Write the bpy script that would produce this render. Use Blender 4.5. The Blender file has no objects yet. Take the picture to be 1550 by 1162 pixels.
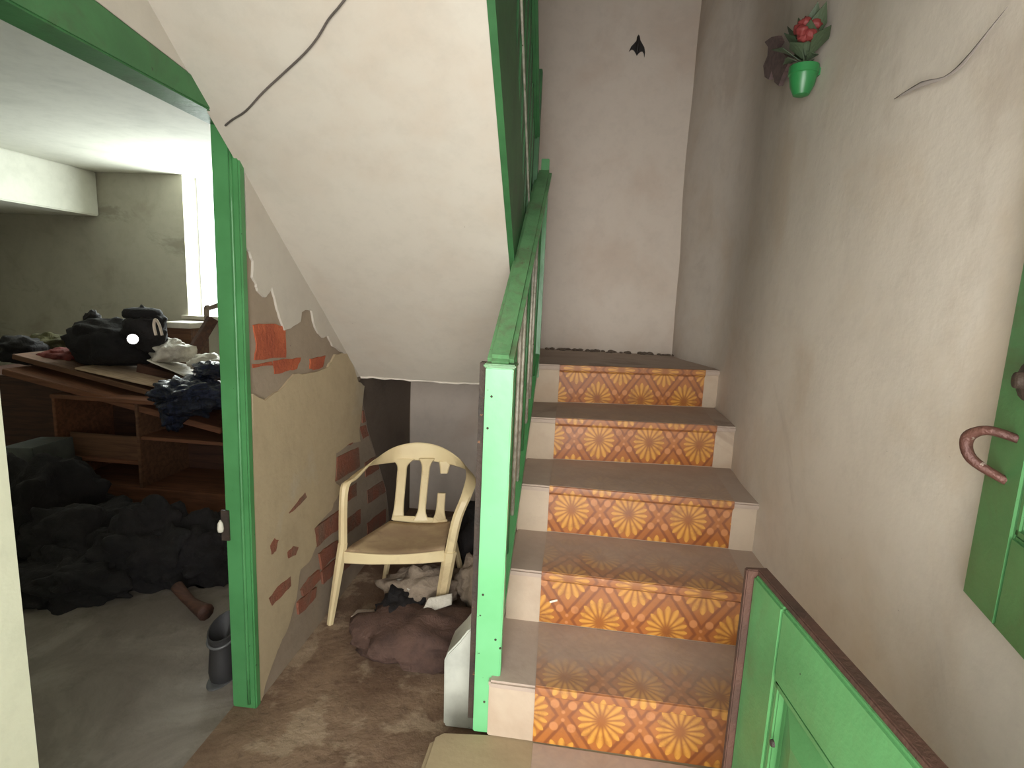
import bpy, bmesh, math, random
from mathutils import Vector, Matrix, noise
from mathutils.geometry import tessellate_polygon
from math import sin, cos, pi, radians
random.seed(7)
SC = bpy.context.scene
COL = SC.collection

# ------------------------------------------------------------------ camera
FPX, YAW, PITCH, ROLL, EYE = 850.0, 0.0993490, 0.160417, 0.043828, 1.4016
def cam_axes():
    cy, sy, cp, sp = cos(YAW), sin(YAW), cos(PITCH), sin(PITCH)
    F = Vector((-sy*cp, cy*cp, -sp)); R = Vector((cy, sy, 0)); U = R.cross(F)
    return F, R*cos(ROLL) + U*sin(ROLL), U*cos(ROLL) - R*sin(ROLL)
CF, CR, CU = cam_axes()
cd = bpy.data.cameras.new('camera'); cam = bpy.data.objects.new('camera', cd); COL.objects.link(cam)
cd.sensor_fit = 'HORIZONTAL'; cd.sensor_width = 36; cd.lens = FPX/1550*36; cd.clip_start = .02
mw = Matrix((( CR.x, CU.x, -CF.x, 0), (CR.y, CU.y, -CF.y, 0), (CR.z, CU.z, -CF.z, EYE), (0, 0, 0, 1)))
cam.matrix_world = mw
SC.camera = cam
# ------------------------------------------------------------------ world, light, exposure
SC.view_settings.view_transform = 'Standard'; SC.view_settings.look = 'None'
SC.view_settings.exposure = -0.14; SC.view_settings.gamma = 1.0
SC.view_settings.use_curve_mapping = False
W = bpy.data.worlds.new('sky'); SC.world = W; W.use_nodes = True
bg = W.node_tree.nodes['Background']; bg.inputs[0].default_value = (.93, .98, 1, 1); bg.inputs[1].default_value = 5.0
def area(name, loc, rot, sx, sy, power, col):
    l = bpy.data.lights.new(name, 'AREA'); l.shape = 'RECTANGLE'; l.size = sx; l.size_y = sy; l.energy = power; l.color = col
    o = bpy.data.objects.new(name, l); COL.objects.link(o); o.location = loc; o.rotation_euler = rot
    return o
area('front_door_daylight', (0.0, -.32, 1.15), (radians(90), 0, 0), .85, 1.45, 24, (1, .955, .89))
area('courtyard_daylight', (0.0, -2.2, 1.5), (radians(90), 0, 0), 1.6, 1.6, 90, (1, .96, .9))
area('window_daylight', (-2.95, 4.975, 1.68), (radians(-90), 0, 0), .95, 1.15, 85, (.93, 1, .96))

# ------------------------------------------------------------------ pixel to place (1550 x 1162)
EYEV = Vector((0, 0, EYE))
def ray(x, y): return CF + CR*((x-775)/FPX) - CU*((y-581)/FPX)
def atY(x, y, Y): d = ray(x, y); return EYEV + d*(Y/d.y)
def atX(x, y, X): d = ray(x, y); return EYEV + d*(X/d.x)
def atZ(x, y, Z): d = ray(x, y); return EYEV + d*((Z-EYE)/d.z)

# ------------------------------------------------------------------ materials
def srgb(r, g, b):
    f = lambda c: (c/255/12.92) if c/255 <= .04045 else ((c/255+.055)/1.055)**2.4
    return (f(r), f(g), f(b), 1)
class NT:
    def __init__(s, name):
        s.m = bpy.data.materials.new(name); s.m.use_nodes = True; s.t = s.m.node_tree
        s.b = s.t.nodes['Principled BSDF']
    def n(s, k): return s.t.nodes.new(k)
    def link(s, a, b): s.t.links.new(a, b)
    def put(s, sock, v):
        if hasattr(v, 'is_output') or isinstance(v, bpy.types.NodeSocket): s.link(v, sock)
        else: sock.default_value = v
    def math(s, op, a, b=None, c=None):
        n = s.n('ShaderNodeMath'); n.operation = op; s.put(n.inputs[0], a)
        if b is not None: s.put(n.inputs[1], b)
        if c is not None: s.put(n.inputs[2], c)
        return n.outputs[0]
    def coord(s, kind='Object'):
        return s.n('ShaderNodeTexCoord').outputs[kind]
    def noise(s, scale, detail=4, rough=.55, vec=None, stretch=None, dist=0):
        n = s.n('ShaderNodeTexNoise'); n.inputs['Scale'].default_value = scale; n.inputs['Detail'].default_value = detail
        n.inputs['Roughness'].default_value = rough; n.inputs['Distortion'].default_value = dist
        v = vec if vec is not None else s.coord()
        if stretch:
            m = s.n('ShaderNodeMapping'); m.inputs['Scale'].default_value = stretch; s.link(v, m.inputs[0]); v = m.outputs[0]
        s.link(v, n.inputs['Vector']); return n.outputs['Fac']
    def ramp(s, f, a, b):
        n = s.n('ShaderNodeMapRange'); n.interpolation_type = 'SMOOTHSTEP'; s.put(n.inputs[0], f); n.inputs[1].default_value = a; n.inputs[2].default_value = b
        return n.outputs[0]
    def mix(s, f, a, b):
        n = s.n('ShaderNodeMix'); n.data_type = 'RGBA'; s.put(n.inputs[0], f); s.put(n.inputs[6], a); s.put(n.inputs[7], b); return n.outputs[2]
    def bump(s, h, strength, dist=.01):
        n = s.n('ShaderNodeBump'); n.inputs['Strength'].default_value = strength; n.inputs['Distance'].default_value = dist
        s.put(n.inputs['Height'], h); s.link(n.outputs[0], s.b.inputs['Normal'])
    def done(s, col, rough=.8, metal=0):
        s.put(s.b.inputs['Base Color'], col); s.put(s.b.inputs['Roughness'], rough); s.b.inputs['Metallic'].default_value = metal
        return s.m
def plaster(name, base, stain, dirt=None, amount=.5, bump=.35, streak=None):
    t = NT(name); c = t.mix(t.math('MULTIPLY', t.ramp(t.noise(2.6, 5, .6, dist=.4), .45, .75), amount), srgb(*base), srgb(*stain))
    c = t.mix(t.math('MULTIPLY', t.ramp(t.noise(14, 5, .7), .42, .7), .22), c, srgb(*[x*.86 for x in base]))
    if dirt: c = t.mix(t.math('MULTIPLY', t.ramp(t.noise(1.3, 7, .65, stretch=streak, dist=1.2), .56, .68), .55), c, srgb(*dirt))
    c = t.mix(t.ramp(t.noise(60, 2, .5), .80, .83), c, srgb(110, 92, 78))
    h = t.math('ADD', t.noise(3, 6, .6), t.math('MULTIPLY', t.noise(30, 4, .6), .25)); t.bump(h, bump*.5, .02)
    return t.done(c, .85)
def worn(name, base, alt, rust=None, rough=.4, scale=5, chips=.72, metal=0, bump=.1, grime=None, ga=.6):
    t = NT(name); c = t.mix(t.ramp(t.noise(scale, 4, .6), .35, .7), srgb(*base), srgb(*alt))
    if grime: c = t.mix(t.math('MULTIPLY', t.ramp(t.noise(scale*.9, 6, .7, dist=.8), .5, .72), ga), c, srgb(*grime))
    if rust: c = t.mix(t.ramp(t.noise(55, 3, .6), chips, chips+.03), c, srgb(*rust))
    t.bump(t.noise(scale*7, 4, .6), bump, .01)
    return t.done(c, rough, metal)
def wood(name, a, b, rough=.7, axis='x', bump=.2):
    t = NT(name); st = {'x': (1, 14, 14), 'y': (14, 1, 14), 'z': (14, 14, 1)}[axis]
    f = t.noise(3, 6, .65, stretch=st, dist=.5); c = t.mix(t.ramp(f, .35, .68), srgb(*a), srgb(*b))
    c = t.mix(t.math('MULTIPLY', t.ramp(t.noise(4, 3), .5, .8), .4), c, srgb(*[x*.55 for x in a])); t.bump(f, bump, .01)
    return t.done(c, rough)
def cloth(name, a, b, rough=.9, scale=6, bump=.5):
    t = NT(name); c = t.mix(t.ramp(t.noise(scale, 5, .7), .35, .7), srgb(*a), srgb(*b)); t.bump(t.noise(scale*3, 5, .7, dist=1), bump, .03)
    return t.done(c, rough)

M = {}
M['wall_white'] = plaster('old white plaster', (208, 197, 184), (192, 172, 148), (182, 168, 154), .55, streak=(1, 1, .7))
M['wall_back'] = plaster('greyish plaster', (200, 187, 174), (182, 160, 142), None, .5, .2)
M['wall_room'] = plaster('room plaster', (178, 174, 158), (138, 128, 110), (120, 114, 98), .5, .2)
M['ceiling'] = plaster('ceiling plaster', (208, 208, 196), (170, 172, 160), None, .4, .15)
M['soffit'] = plaster('smooth soffit plaster', (190, 182, 170), (178, 160, 142), None, .45, .25)
M['jamb_white'] = plaster('limewashed jamb', (208, 208, 184), (180, 174, 148), (130, 120, 92), .55, .5)
M['render'] = plaster('tan cement render', (178, 160, 130), (148, 130, 102), (176, 166, 148), .6, .5)
M['mortar'] = plaster('brown mortar', (150, 134, 116), (124, 104, 88), (110, 90, 76), .6, .9)
M['cement_dark'] = plaster('dark damp cement', (104, 90, 78), (72, 60, 52), (60, 46, 38), .6, .8)
M['landing'] = plaster('landing plaster edge', (210, 202, 190), (180, 168, 150), None, .3, .3)
M['brick'] = worn('red brick', (178, 92, 58), (152, 74, 48), None, .9, 9, .7, 0, .6)
M['brick_dark'] = worn('dull brick', (136, 82, 62), (118, 90, 74), None, .9, 9, .7, 0, .6)
M['green'] = worn('green gloss paint', (78, 140, 86), (64, 120, 70), (36, 52, 34), .3, 3, .72, 0, .12, (66, 112, 66), .25)
M['green_light'] = worn('bright green gloss paint', (116, 188, 132), (98, 172, 112), (44, 50, 36), .3, 2.5, .71, 0, .08)
M['green_rail'] = worn('rubbed green paint', (98, 146, 98), (78, 124, 80), (96, 84, 64), .42, 9, .68, 0, .15, (96, 98, 74), .8)
M['green_worn'] = worn('scuffed green paint', (82, 136, 84), (70, 118, 70), (40, 50, 30), .35, 4, .72, 0, .12, (84, 84, 52), .75)
M['green_deep'] = worn('deep green paint', (60, 112, 66), (50, 96, 56), (40, 40, 30), .42, 6, .72, 0, .1, (60, 78, 52), .5)
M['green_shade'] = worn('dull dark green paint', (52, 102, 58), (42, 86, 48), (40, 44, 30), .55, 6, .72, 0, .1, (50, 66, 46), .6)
M['bare_brown'] = worn('bare dark wood edge', (76, 48, 36), (58, 38, 28), (150, 120, 90), .8, 12, .76, 0, .3)
M['rusty_black'] = worn('dark rusty iron', (62, 48, 38), (44, 36, 30), (120, 80, 50), .7, 12, .68, 0, .4)
M['rust'] = worn('rusty steel', (108, 72, 62), (82, 52, 46), (150, 130, 118), .5, 14, .66, .3, .4)
M['bare_metal'] = worn('rubbed pale steel', (190, 184, 170), (150, 146, 130), (80, 66, 50), .45, 30, .7, .4, .3)
M['step'] = plaster('worn cement step', (184, 166, 146), (156, 128, 104), (136, 116, 100), .5, .4)
M['step_dust'] = plaster('dusty cement tread', (174, 156, 142), (150, 131, 116), (128, 112, 100), .6, .4)
M['slab'] = plaster('dusty cement slab', (160, 142, 112), (136, 116, 90), (124, 106, 88), .6, .4)
M['plastic_cream'] = worn('old cream plastic', (226, 208, 164), (214, 192, 150), None, .4, 4, .7, 0, .03, (160, 136, 104), .55)
M['plastic_seat'] = worn('dusty cream plastic', (170, 144, 116), (194, 170, 134), None, .7, 6, .7, 0, .05, (130, 104, 84), .7)
M['jerrycan'] = worn('cloudy white plastic', (206, 208, 196), (180, 182, 172), (96, 92, 80), .35, 8, .72, 0, .06)
M['cable'] = worn('grey cable', (96, 88, 84), (76, 70, 66))
M['cloth_black'] = cloth('blackish cloth', (28, 23, 23), (17, 14, 16))
M['cloth_brown'] = cloth('dirty brown sacking', (98, 74, 64), (70, 52, 46))
M['cloth_grey'] = cloth('dusty grey cloth', (150, 134, 116), (112, 98, 86))
M['cloth_white'] = cloth('white sheeting', (212, 206, 192), (168, 160, 146), .6)
M['cloth_red'] = cloth('dull red cloth', (120, 44, 34), (84, 34, 28))
M['cloth_olive'] = cloth('olive cloth', (84, 80, 44), (54, 50, 32))
M['plastic_navy'] = cloth('navy plastic film', (30, 36, 56), (18, 22, 34), .22, 8, .9)
M['paper'] = cloth('pale paper', (206, 190, 172), (180, 164, 150), .8)
M['wood_cab'] = wood('reddish cabinet wood', (128, 82, 56), (98, 60, 40))
M['wood_pale'] = wood('pale board', (196, 172, 144), (164, 138, 112))
M['wood_edge'] = wood('brown board', (112, 78, 54), (82, 54, 38))
M['wood_dark'] = wood('dark plank', (84, 54, 40), (58, 36, 28))
M['grey_box'] = worn('grey painted tin', (92, 96, 92), (70, 74, 72))
M['rubber'] = worn('grey rubber', (48, 46, 46), (36, 36, 38), None, .6)
M['rubber_band'] = worn('pale rubber trim', (92, 92, 92), (76, 76, 76))
M['pot_green'] = worn('green plastic pot', (50, 128, 70), (42, 108, 60), None, .35)
M['leaf'] = worn('dusty artificial leaf', (70, 84, 60), (50, 66, 48), None, .6)
M['flower_red'] = worn('faded red flower', (126, 50, 48), (96, 38, 38), None, .6)
M['wood_ornament'] = wood('dusky wooden ornament', (120, 98, 96), (92, 76, 74))
M['black_paint'] = worn('black metal', (34, 28, 28), (24, 20, 20), None, .5)
M['white_trim'] = worn('white painted bar', (222, 216, 200), (196, 190, 176), None, .5)
t = NT('clear pane'); t.b.inputs['Transmission Weight'].default_value = 1; t.b.inputs['IOR'].default_value = 1.05
M['glass'] = t.done((.95, 1, .98, 1), .3)
t = NT('glowing glint disc'); t.b.inputs['Emission Color'].default_value = (1, 1, .93, 1); t.b.inputs['Emission Strength'].default_value = 14  # bright reflection put in as a glowing material
M['glint'] = t.done((1, 1, 1, 1), .2)
# floor: trodden earth over cement, paler flags near the entrance
t = NT('dirty cement floor')
c = t.mix(t.ramp(t.noise(2.2, 6, .65, dist=.6), .38, .66), srgb(108, 84, 66), srgb(140, 116, 94))
c = t.mix(t.math('MULTIPLY', t.ramp(t.noise(5.5, 4, .6), .5, .60), .7), c, srgb(166, 146, 122))
c = t.mix(t.math('MULTIPLY', t.ramp(t.noise(26, 5, .7), .5, .75), .5), c, srgb(70, 52, 42)); t.bump(t.noise(9, 7, .65), .6, .03)
M['floor'] = t.done(c, .85)
t = NT('grey cement floor')
c = t.mix(t.ramp(t.noise(1.8, 6, .65, dist=.9), .38, .66), srgb(118, 108, 98), srgb(146, 138, 128))
c = t.mix(t.math('MULTIPLY', t.ramp(t.noise(6, 5, .7), .5, .7), .5), c, srgb(92, 82, 70)); t.bump(t.noise(9, 7, .65), .4, .02)
M['floor_room'] = t.done(c, .75)

def runner_mat(name, dust0, dust1):
    """flower pattern laid out in metres on UV; 'depth' UV runs 0 at the nosing to 1 at the back of a tread"""
    t = NT(name); uv = t.n('ShaderNodeUVMap'); uv.uv_map = 'print'; sp = t.n('ShaderNodeSeparateXYZ'); t.link(uv.outputs[0], sp.inputs[0])
    a, b = .206, .30; m = t.math
    U = m('DIVIDE', sp.outputs[0], a); V = m('DIVIDE', sp.outputs[1], b)
    def cell(ou, ov):
        x = m('MULTIPLY', m('SUBTRACT', m('FRACT', m('ADD', U, ou+10)), .5), a); y = m('MULTIPLY', m('SUBTRACT', m('FRACT', m('ADD', V, ov+10)), .5), b)
        return x, y
    def flower(x, y):
        r = m('SQRT', m('ADD', m('MULTIPLY', x, x), m('MULTIPLY', m('MULTIPLY', y, y), .58)))
        p = m('MULTIPLY_ADD', m('COSINE', m('MULTIPLY', m('ARCTAN2', y, x), 16)), .5, .5)
        R = m('MULTIPLY_ADD', p, .012, .054)
        return t.ramp(m('SUBTRACT', R, r), 0, .004), m('MULTIPLY', m('POWER', p, .6), t.ramp(r, .008, .03)), r
    x0, y0 = cell(0, 0); x1, y1 = cell(.5, .5); f0, p0, r0 = flower(x0, y0); f1, p1, r1 = flower(x1, y1)
    fl = m('MAXIMUM', f0, f1); pet = m('ADD', m('MULTIPLY', f0, p0), m('MULTIPLY', f1, p1))
    def blobs(ou, ov, bx, by, R):
        x, y = cell(ou, ov); dx = m('SUBTRACT', m('ABSOLUTE', x), bx); dy = m('SUBTRACT', m('ABSOLUTE', y), by)
        r = m('SQRT', m('ADD', m('MULTIPLY', dx, dx), m('MULTIPLY', m('MULTIPLY', dy, dy), .85)))
        return t.ramp(m('SUBTRACT', R, r), 0, .004)
    bl = m('MAXIMUM', blobs(0, .5, .024, .034, .014), blobs(.5, 0, .024, .034, .014))
    bl = m('MAXIMUM', bl, m('MAXIMUM', blobs(0, .5, 0, .012, .007), blobs(.5, 0, 0, .012, .007)))
    s = m('ABSOLUTE', m('SUBTRACT', m('FRACT', m('ADD', m('ADD', U, V), 20)), .5)); d = m('ABSOLUTE', m('SUBTRACT', m('FRACT', m('ADD', m('SUBTRACT', U, V), 20)), .5))
    ln = m('SUBTRACT', 1, t.ramp(m('ABSOLUTE', m('SUBTRACT', m('MINIMUM', s, d), .08)), .01, .045))
    c = t.mix(t.ramp(t.noise(7, 4), .35, .65), srgb(154, 88, 34), srgb(168, 100, 40))
    c = t.mix(m('MULTIPLY', ln, .7), c, srgb(108, 52, 20))
    c = t.mix(m('MULTIPLY', bl, .75), c, srgb(196, 130, 78))
    c = t.mix(fl, c, t.mix(pet, srgb(146, 84, 24), srgb(204, 144, 56)))
    c = t.mix(m('MULTIPLY', t.ramp(t.noise(14, 6, .7), .48, .7), .5), c, srgb(112, 60, 32))
    uv2 = t.n('ShaderNodeUVMap'); uv2.uv_map = 'depth'; s2 = t.n('ShaderNodeSeparateXYZ'); t.link(uv2.outputs[0], s2.inputs[0])
    dn = m('ADD', s2.outputs[1], m('MULTIPLY', m('SUBTRACT', t.noise(6, 5, .7), .5), .9))
    du = m('MINIMUM', m('MULTIPLY_ADD', t.ramp(dn, 0.02, .7), dust1-dust0, dust0), .97)
    c = t.mix(du, c, t.mix(t.noise(9, 5, .7), srgb(150, 131, 118), srgb(182, 163, 148)))
    t.bump(t.noise(12, 4), .25, .01)
    return t.done(c, m('MULTIPLY_ADD', du, .4, .42))
M['print_riser'] = runner_mat('flowered vinyl riser', .03, .16)
M['print_tread'] = runner_mat('flowered vinyl tread', .35, .93)
M['print_tread_dusty'] = runner_mat('flowered vinyl tread under thick dust', .86, .97)

# ------------------------------------------------------------------ object helpers
def tag(o, label=None, cat=None, group=None, kind=None):
    if label: o['label'] = label
    if cat: o['category'] = cat
    if group: o['group'] = group
    if kind: o['kind'] = kind
    return o
def empty(name, loc=(0, 0, 0), **kw):
    o = bpy.data.objects.new(name, None); COL.objects.link(o); o.location = loc; o.empty_display_size = .05; return tag(o, **kw)
def link(name, bm, mat, parent=None, smooth=False, bevel=0, **kw):
    me = bpy.data.meshes.new(name)
    off = Vector((0, 0, 0)); p = parent
    while p: off += p.location; p = p.parent
    if parent:
        for v in bm.verts: v.co -= off
    bmesh.ops.recalc_face_normals(bm, faces=bm.faces)
    if bevel:
        es = [e for e in bm.edges if len(e.link_faces) == 2 and e.calc_face_angle(0) > .6]
        bmesh.ops.bevel(bm, geom=es, offset=bevel, segments=2, affect='EDGES', clamp_overlap=True)
    bm.to_mesh(me); bm.free(); me.materials.append(M[mat])
    if smooth:
        for f in me.polygons: f.use_smooth = True
        if bevel or smooth == 'auto': me.set_sharp_from_angle(angle=radians(40))
    o = bpy.data.objects.new(name, me); COL.objects.link(o); o.parent = parent
    return tag(o, **kw)
def at_base(name, bm, mat, smooth=False, bevel=0, **kw):
    """a one-mesh thing whose origin sits at the centre of its base"""
    xs = [v.co.x for v in bm.verts]; ys = [v.co.y for v in bm.verts]; z = min(v.co.z for v in bm.verts)
    c = Vector(((min(xs)+max(xs))/2, (min(ys)+max(ys))/2, z))
    for v in bm.verts: v.co -= c
    o = link(name, bm, mat, None, smooth, bevel, **kw); o.location = c; return o
def BM(): return bmesh.new()
def solid(bm, geom, thickness):
    bm.normal_update(); bmesh.ops.solidify(bm, geom=geom, thickness=thickness)
def box(bm, a, b):
    x0, y0, z0 = a; x1, y1, z1 = b
    v = [bm.verts.new(p) for p in ((x0,y0,z0),(x1,y0,z0),(x1,y1,z0),(x0,y1,z0),(x0,y0,z1),(x1,y0,z1),(x1,y1,z1),(x0,y1,z1))]
    for q in ((0,3,2,1),(4,5,6,7),(0,1,5,4),(1,2,6,5),(2,3,7,6),(3,0,4,7)): bm.faces.new([v[i] for i in q])
    return bm
def hexa(bm, P):
    v = [bm.verts.new(p) for p in P]
    for q in ((0,3,2,1),(4,5,6,7),(0,1,5,4),(1,2,6,5),(2,3,7,6),(3,0,4,7)): bm.faces.new([v[i] for i in q])
    return bm
def beam(bm, a, b, w, h, up=(0, 0, 1)):
    a, b = Vector(a), Vector(b); d = (b-a).normalized(); s = d.cross(Vector(up)).normalized(); u = s.cross(d)
    P = [c + s*sx*w/2 + u*sz*h/2 for sz in (-1, 1) for c, sx in ((a, -1), (a, 1), (b, 1), (b, -1))]
    return hexa(bm, P)
def prism(bm, pts, ext):
    """flat outline (3-D points) pushed along ext into a solid"""
    ext = Vector(ext); A = [bm.verts.new(p) for p in pts]; B = [bm.verts.new(Vector(p)+ext) for p in pts]; n = len(pts)
    if n <= 4: bm.faces.new(A); bm.faces.new(B[::-1])
    else:
        for t in tessellate_polygon([[Vector(p) for p in pts]]):
            try: bm.faces.new([A[i] for i in t]); bm.faces.new([B[i] for i in t][::-1])
            except ValueError: pass
    for i in range(n): bm.faces.new((A[i], B[i], B[(i+1) % n], A[(i+1) % n]))
    return bm
def catmull(P, n):
    P = [Vector(p) for p in P]; out = []
    for i in range(len(P)-1):
        p0 = P[max(i-1, 0)]; p1 = P[i]; p2 = P[i+1]; p3 = P[min(i+2, len(P)-1)]
        for k in range(n):
            t = k/n; out.append(.5*((2*p1)+(p2-p0)*t+(2*p0-5*p1+4*p2-p3)*t*t+(3*p1-p0-3*p2+p3)*t**3))
    out.append(P[-1]); return out
def tube(bm, P, r, seg=10, n=6, cap=True):
    rs = r if isinstance(r, (list, tuple)) else [r]*len(P)
    Q = catmull([(*p,) for p in P], n); m = len(Q); rings = []; ref = None
    for i, q in enumerate(Q):
        d = (Q[min(i+1, m-1)]-Q[max(i-1, 0)]).normalized()
        if ref is None: ref = d.orthogonal().normalized()
        ref = (ref - d*ref.dot(d)).normalized(); s = d.cross(ref)
        k = i/n; a = int(min(k, len(rs)-1)); f = k-a; rr = rs[a]*(1-f)+rs[min(a+1, len(rs)-1)]*f
        rings.append([bm.verts.new(q+(ref*cos(2*pi*j/seg)+s*sin(2*pi*j/seg))*rr) for j in range(seg)])
    for A, B in zip(rings, rings[1:]):
        for j in range(seg): bm.faces.new((A[j], A[(j+1) % seg], B[(j+1) % seg], B[j]))
    if cap: bm.faces.new(rings[0][::-1]); bm.faces.new(rings[-1])
    return bm
def ribbon(bm, P, Wd, N, w, t, n=8, corner=4):
    """swept plate: path P, width direction Wd (per point), widths w, thickness t along N"""
    cat = lambda L: catmull(L, n)
    Q = cat(P); D = cat(Wd); NN = cat(N); ws = [v.x for v in cat([(x, 0, 0) for x in w])]; ts = [v.x for v in cat([(x, 0, 0) for x in t])]; rings = []
    for q, d, nn, ww, tt in zip(Q, D, NN, ws, ts):
        d = d.normalized(); nn = (nn - d*nn.dot(d)).normalized(); c = min(tt*.45, ww*.45)
        prof = [(-ww/2+c, -tt/2), (ww/2-c, -tt/2), (ww/2, -tt/2+c), (ww/2, tt/2-c), (ww/2-c, tt/2), (-ww/2+c, tt/2), (-ww/2, tt/2-c), (-ww/2, -tt/2+c)]
        rings.append([bm.verts.new(q+d*a+nn*b) for a, b in prof])
    for A, B in zip(rings, rings[1:]):
        for j in range(8): bm.faces.new((A[j], A[(j+1) % 8], B[(j+1) % 8], B[j]))
    bm.faces.new(rings[0][::-1]); bm.faces.new(rings[-1]); return bm
def lathe(bm, c, prof, seg=20, axis=None, sq=None):
    c = Vector(c); ax = Vector(axis or (0, 0, 1)).normalized(); u = ax.orthogonal().normalized(); v = ax.cross(u); rings = []
    for r, z in prof: rings.append([bm.verts.new(c+ax*z+(u*cos(2*pi*j/seg)+v*sin(2*pi*j/seg))*max(r, 1e-4)) for j in range(seg)])
    for A, B in zip(rings, rings[1:]):
        for j in range(seg): bm.faces.new((A[j], A[(j+1) % seg], B[(j+1) % seg], B[j]))
    bm.faces.new(rings[0][::-1]); bm.faces.new(rings[-1]); return bm
def lump(bm, c, r, amp=.35, seed=0, sub=4, freq=2.2, flat=0, floor=None, fold=.12):
    """crumpled mass: displaced sphere with creases, flattened where it rests"""
    c = Vector(c); R = Vector(r); b = bmesh.ops.create_icosphere(bm, subdivisions=sub, radius=1); o = Vector((seed*3.7, seed*1.3, seed*7.1))
    for v in b['verts']:
        d = v.co.normalized(); k = 1+amp*noise.fractal(d*freq*.7+o, 1.0, 2.0, 2)+fold*(abs(noise.noise(d*freq*1.3+o*2))*2-.5)
        k += fold*.45*(.5-abs(noise.noise(d*freq*2.6+o)))
        p = Vector((d.x*R.x, d.y*R.y, d.z*R.z))*k + c
        if floor is not None and p.z < floor: p.z = floor
        v.co = p
    return bm
def sheet(bm, corners, nx, ny, amp, seed, thick=.004, freq=5):
    """crumpled sheet over four corners"""
    a, b, c, d = [Vector(p) for p in corners]; nrm = (b-a).cross(d-a).normalized(); g = []
    for j in range(ny+1):
        row = []
        for i in range(nx+1):
            u, v = i/nx, j/ny; p = (a*(1-u)+b*u)*(1-v)+(d*(1-u)+c*u)*v
            q = p*freq+Vector((seed, seed*2, 0)); h = noise.fractal(q, .9, 2, 4)+.6*(.5-abs(noise.noise(q*1.7)))
            p = p+nrm*h*amp+Vector((noise.noise(q*1.3), noise.noise(q*1.1+Vector((9, 0, 0))), 0))*amp*.8
            row.append(bm.verts.new(p))
        g.append(row)
    for j in range(ny):
        for i in range(nx): bm.faces.new((g[j][i], g[j][i+1], g[j+1][i+1], g[j+1][i]))
    solid(bm, geom=bm.faces[:], thickness=thick); return bm

# ================================================================== STRUCTURE
XL, XLB = -.965, -1.045           # corridor and room faces of the left wall
XR = .672; YB = 3.38; YF = .0; ZT = 4.2; ZR = 2.3
OP0, OP1 = .85, 1.575             # doorway in the left wall
SLOPE = .81
def soff(y): return .985+SLOPE*(2.51-y)

link('floor', box(BM(), (XLB, -.3, -.1), (1.6, YB+.1, 0)), 'floor', kind='structure', label='brown trodden cement floor of the stair hall')
link('floor', box(BM(), (-5.6, .5, -.1), (XLB, 4.95, 0)), 'floor_room', kind='structure', label='grey cement floor of the cluttered side room')

# left wall: mortar core with doorway, skins on top
wl = link('wall_left', box(BM(), (XLB, OP1+.028, 0), (XL-.008, YB, ZT)), 'mortar', kind='structure', label='left wall of the stair hall, plaster fallen from its bricks')
link('wall_left', box(BM(), (XLB, -.1, 0), (XL, OP0, ZT)), 'jamb_white', kind='structure', label='whitewashed wall end beside the doorway to the side room')
bm = BM(); prism(bm, [(XL, OP0, 1.95), (XL, 1.07, 1.935), (XL, 1.40, 1.893), (XL, OP1+.03, 1.86), (XL, OP1+.03, ZT), (XL, OP0, ZT)], (XLB-XL, 0, 0))
link('wall_left', bm, 'soffit', kind='structure', label='white plastered wall over the green door header')
# plaster that still clings under the flight (torn lower edge)
torn = [(371, 262), (373, 330), (372, 372), (378, 380), (384, 395), (383, 420), (389, 430), (391, 440), (401, 450), (408, 443), (412, 434), (419, 462), (424, 480), (431, 500),
        (440, 497), (455, 487), (457, 472), (464, 469), (472, 470), (475, 487), (480, 500), (489, 511), (497, 508), (504, 524), (520, 534), (531, 560), (541, 571)]
bm = BM(); pts = [atX(x, y, XL) for x, y in torn]
jp = []
for i in range(len(pts)-1):
    for k in range(3):
        q = pts[i].lerp(pts[i+1], k/3)
        if k: q = q+Vector((0, random.uniform(-.003, .003), random.uniform(-.003, .003)))
        jp.append(q)
jp.append(pts[-1]); jp += [Vector((XL, 2.56, 1.0)), Vector((XL, 2.2, soff(2.2)+.04)), Vector((XL, 1.8, soff(1.8)+.04)), Vector((XL, 1.605, soff(1.605)+.02))]
prism(bm, jp, (-.012, 0, 0)); link('plaster', bm, 'soffit', wl)
# tan cement render over most of the wall
rend = [(383, 596), (402, 606), (430, 585), (446, 566), (470, 564), (497, 556), (508, 536), (526, 535), (536, 556), (543, 578), (552, 584), (548, 620), (544, 650), (546, 668), (528, 672), (509, 686), (507, 728), (518, 742),
        (506, 760), (502, 772), (476, 800), (482, 822), (468, 850), (455, 862), (449, 905), (436, 950), (420, 985), (404, 1030), (396, 1062), (386, 1064)]
bm = BM(); pts = [atX(x, y, XL+.0005) for x, y in rend]; jp = []
for i in range(len(pts)):
    for k in range(4):
        q = pts[i].lerp(pts[(i+1) % len(pts)], k/4)
        if k: q = q+Vector((0, random.uniform(-.004, .004), random.uniform(-.004, .004)))
        q.y = max(q.y, OP1+.03); q.z = max(q.z, .004); jp.append(q)
prism(bm, jp, (-.0085, 0, 0)); link('render_coat', bm, 'render', wl)
bm = BM(); prism(bm, [(XL-.002, 2.50, .96), (XL-.002, 2.60, .982), (XL-.002, 3.3, .982), (XL-.002, 3.37, .9), (XL-.002, 3.34, .6), (XL-.002, 3.37, .3), (XL-.002, 3.37, .0), (XL-.002, 3.0, .0), (XL-.002, 2.9, .3), (XL-.002, 2.75, .52), (XL-.002, 2.62, .7)], (-.008, 0, 0))
link('cement_coat', bm, 'cement_dark', wl)
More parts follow.
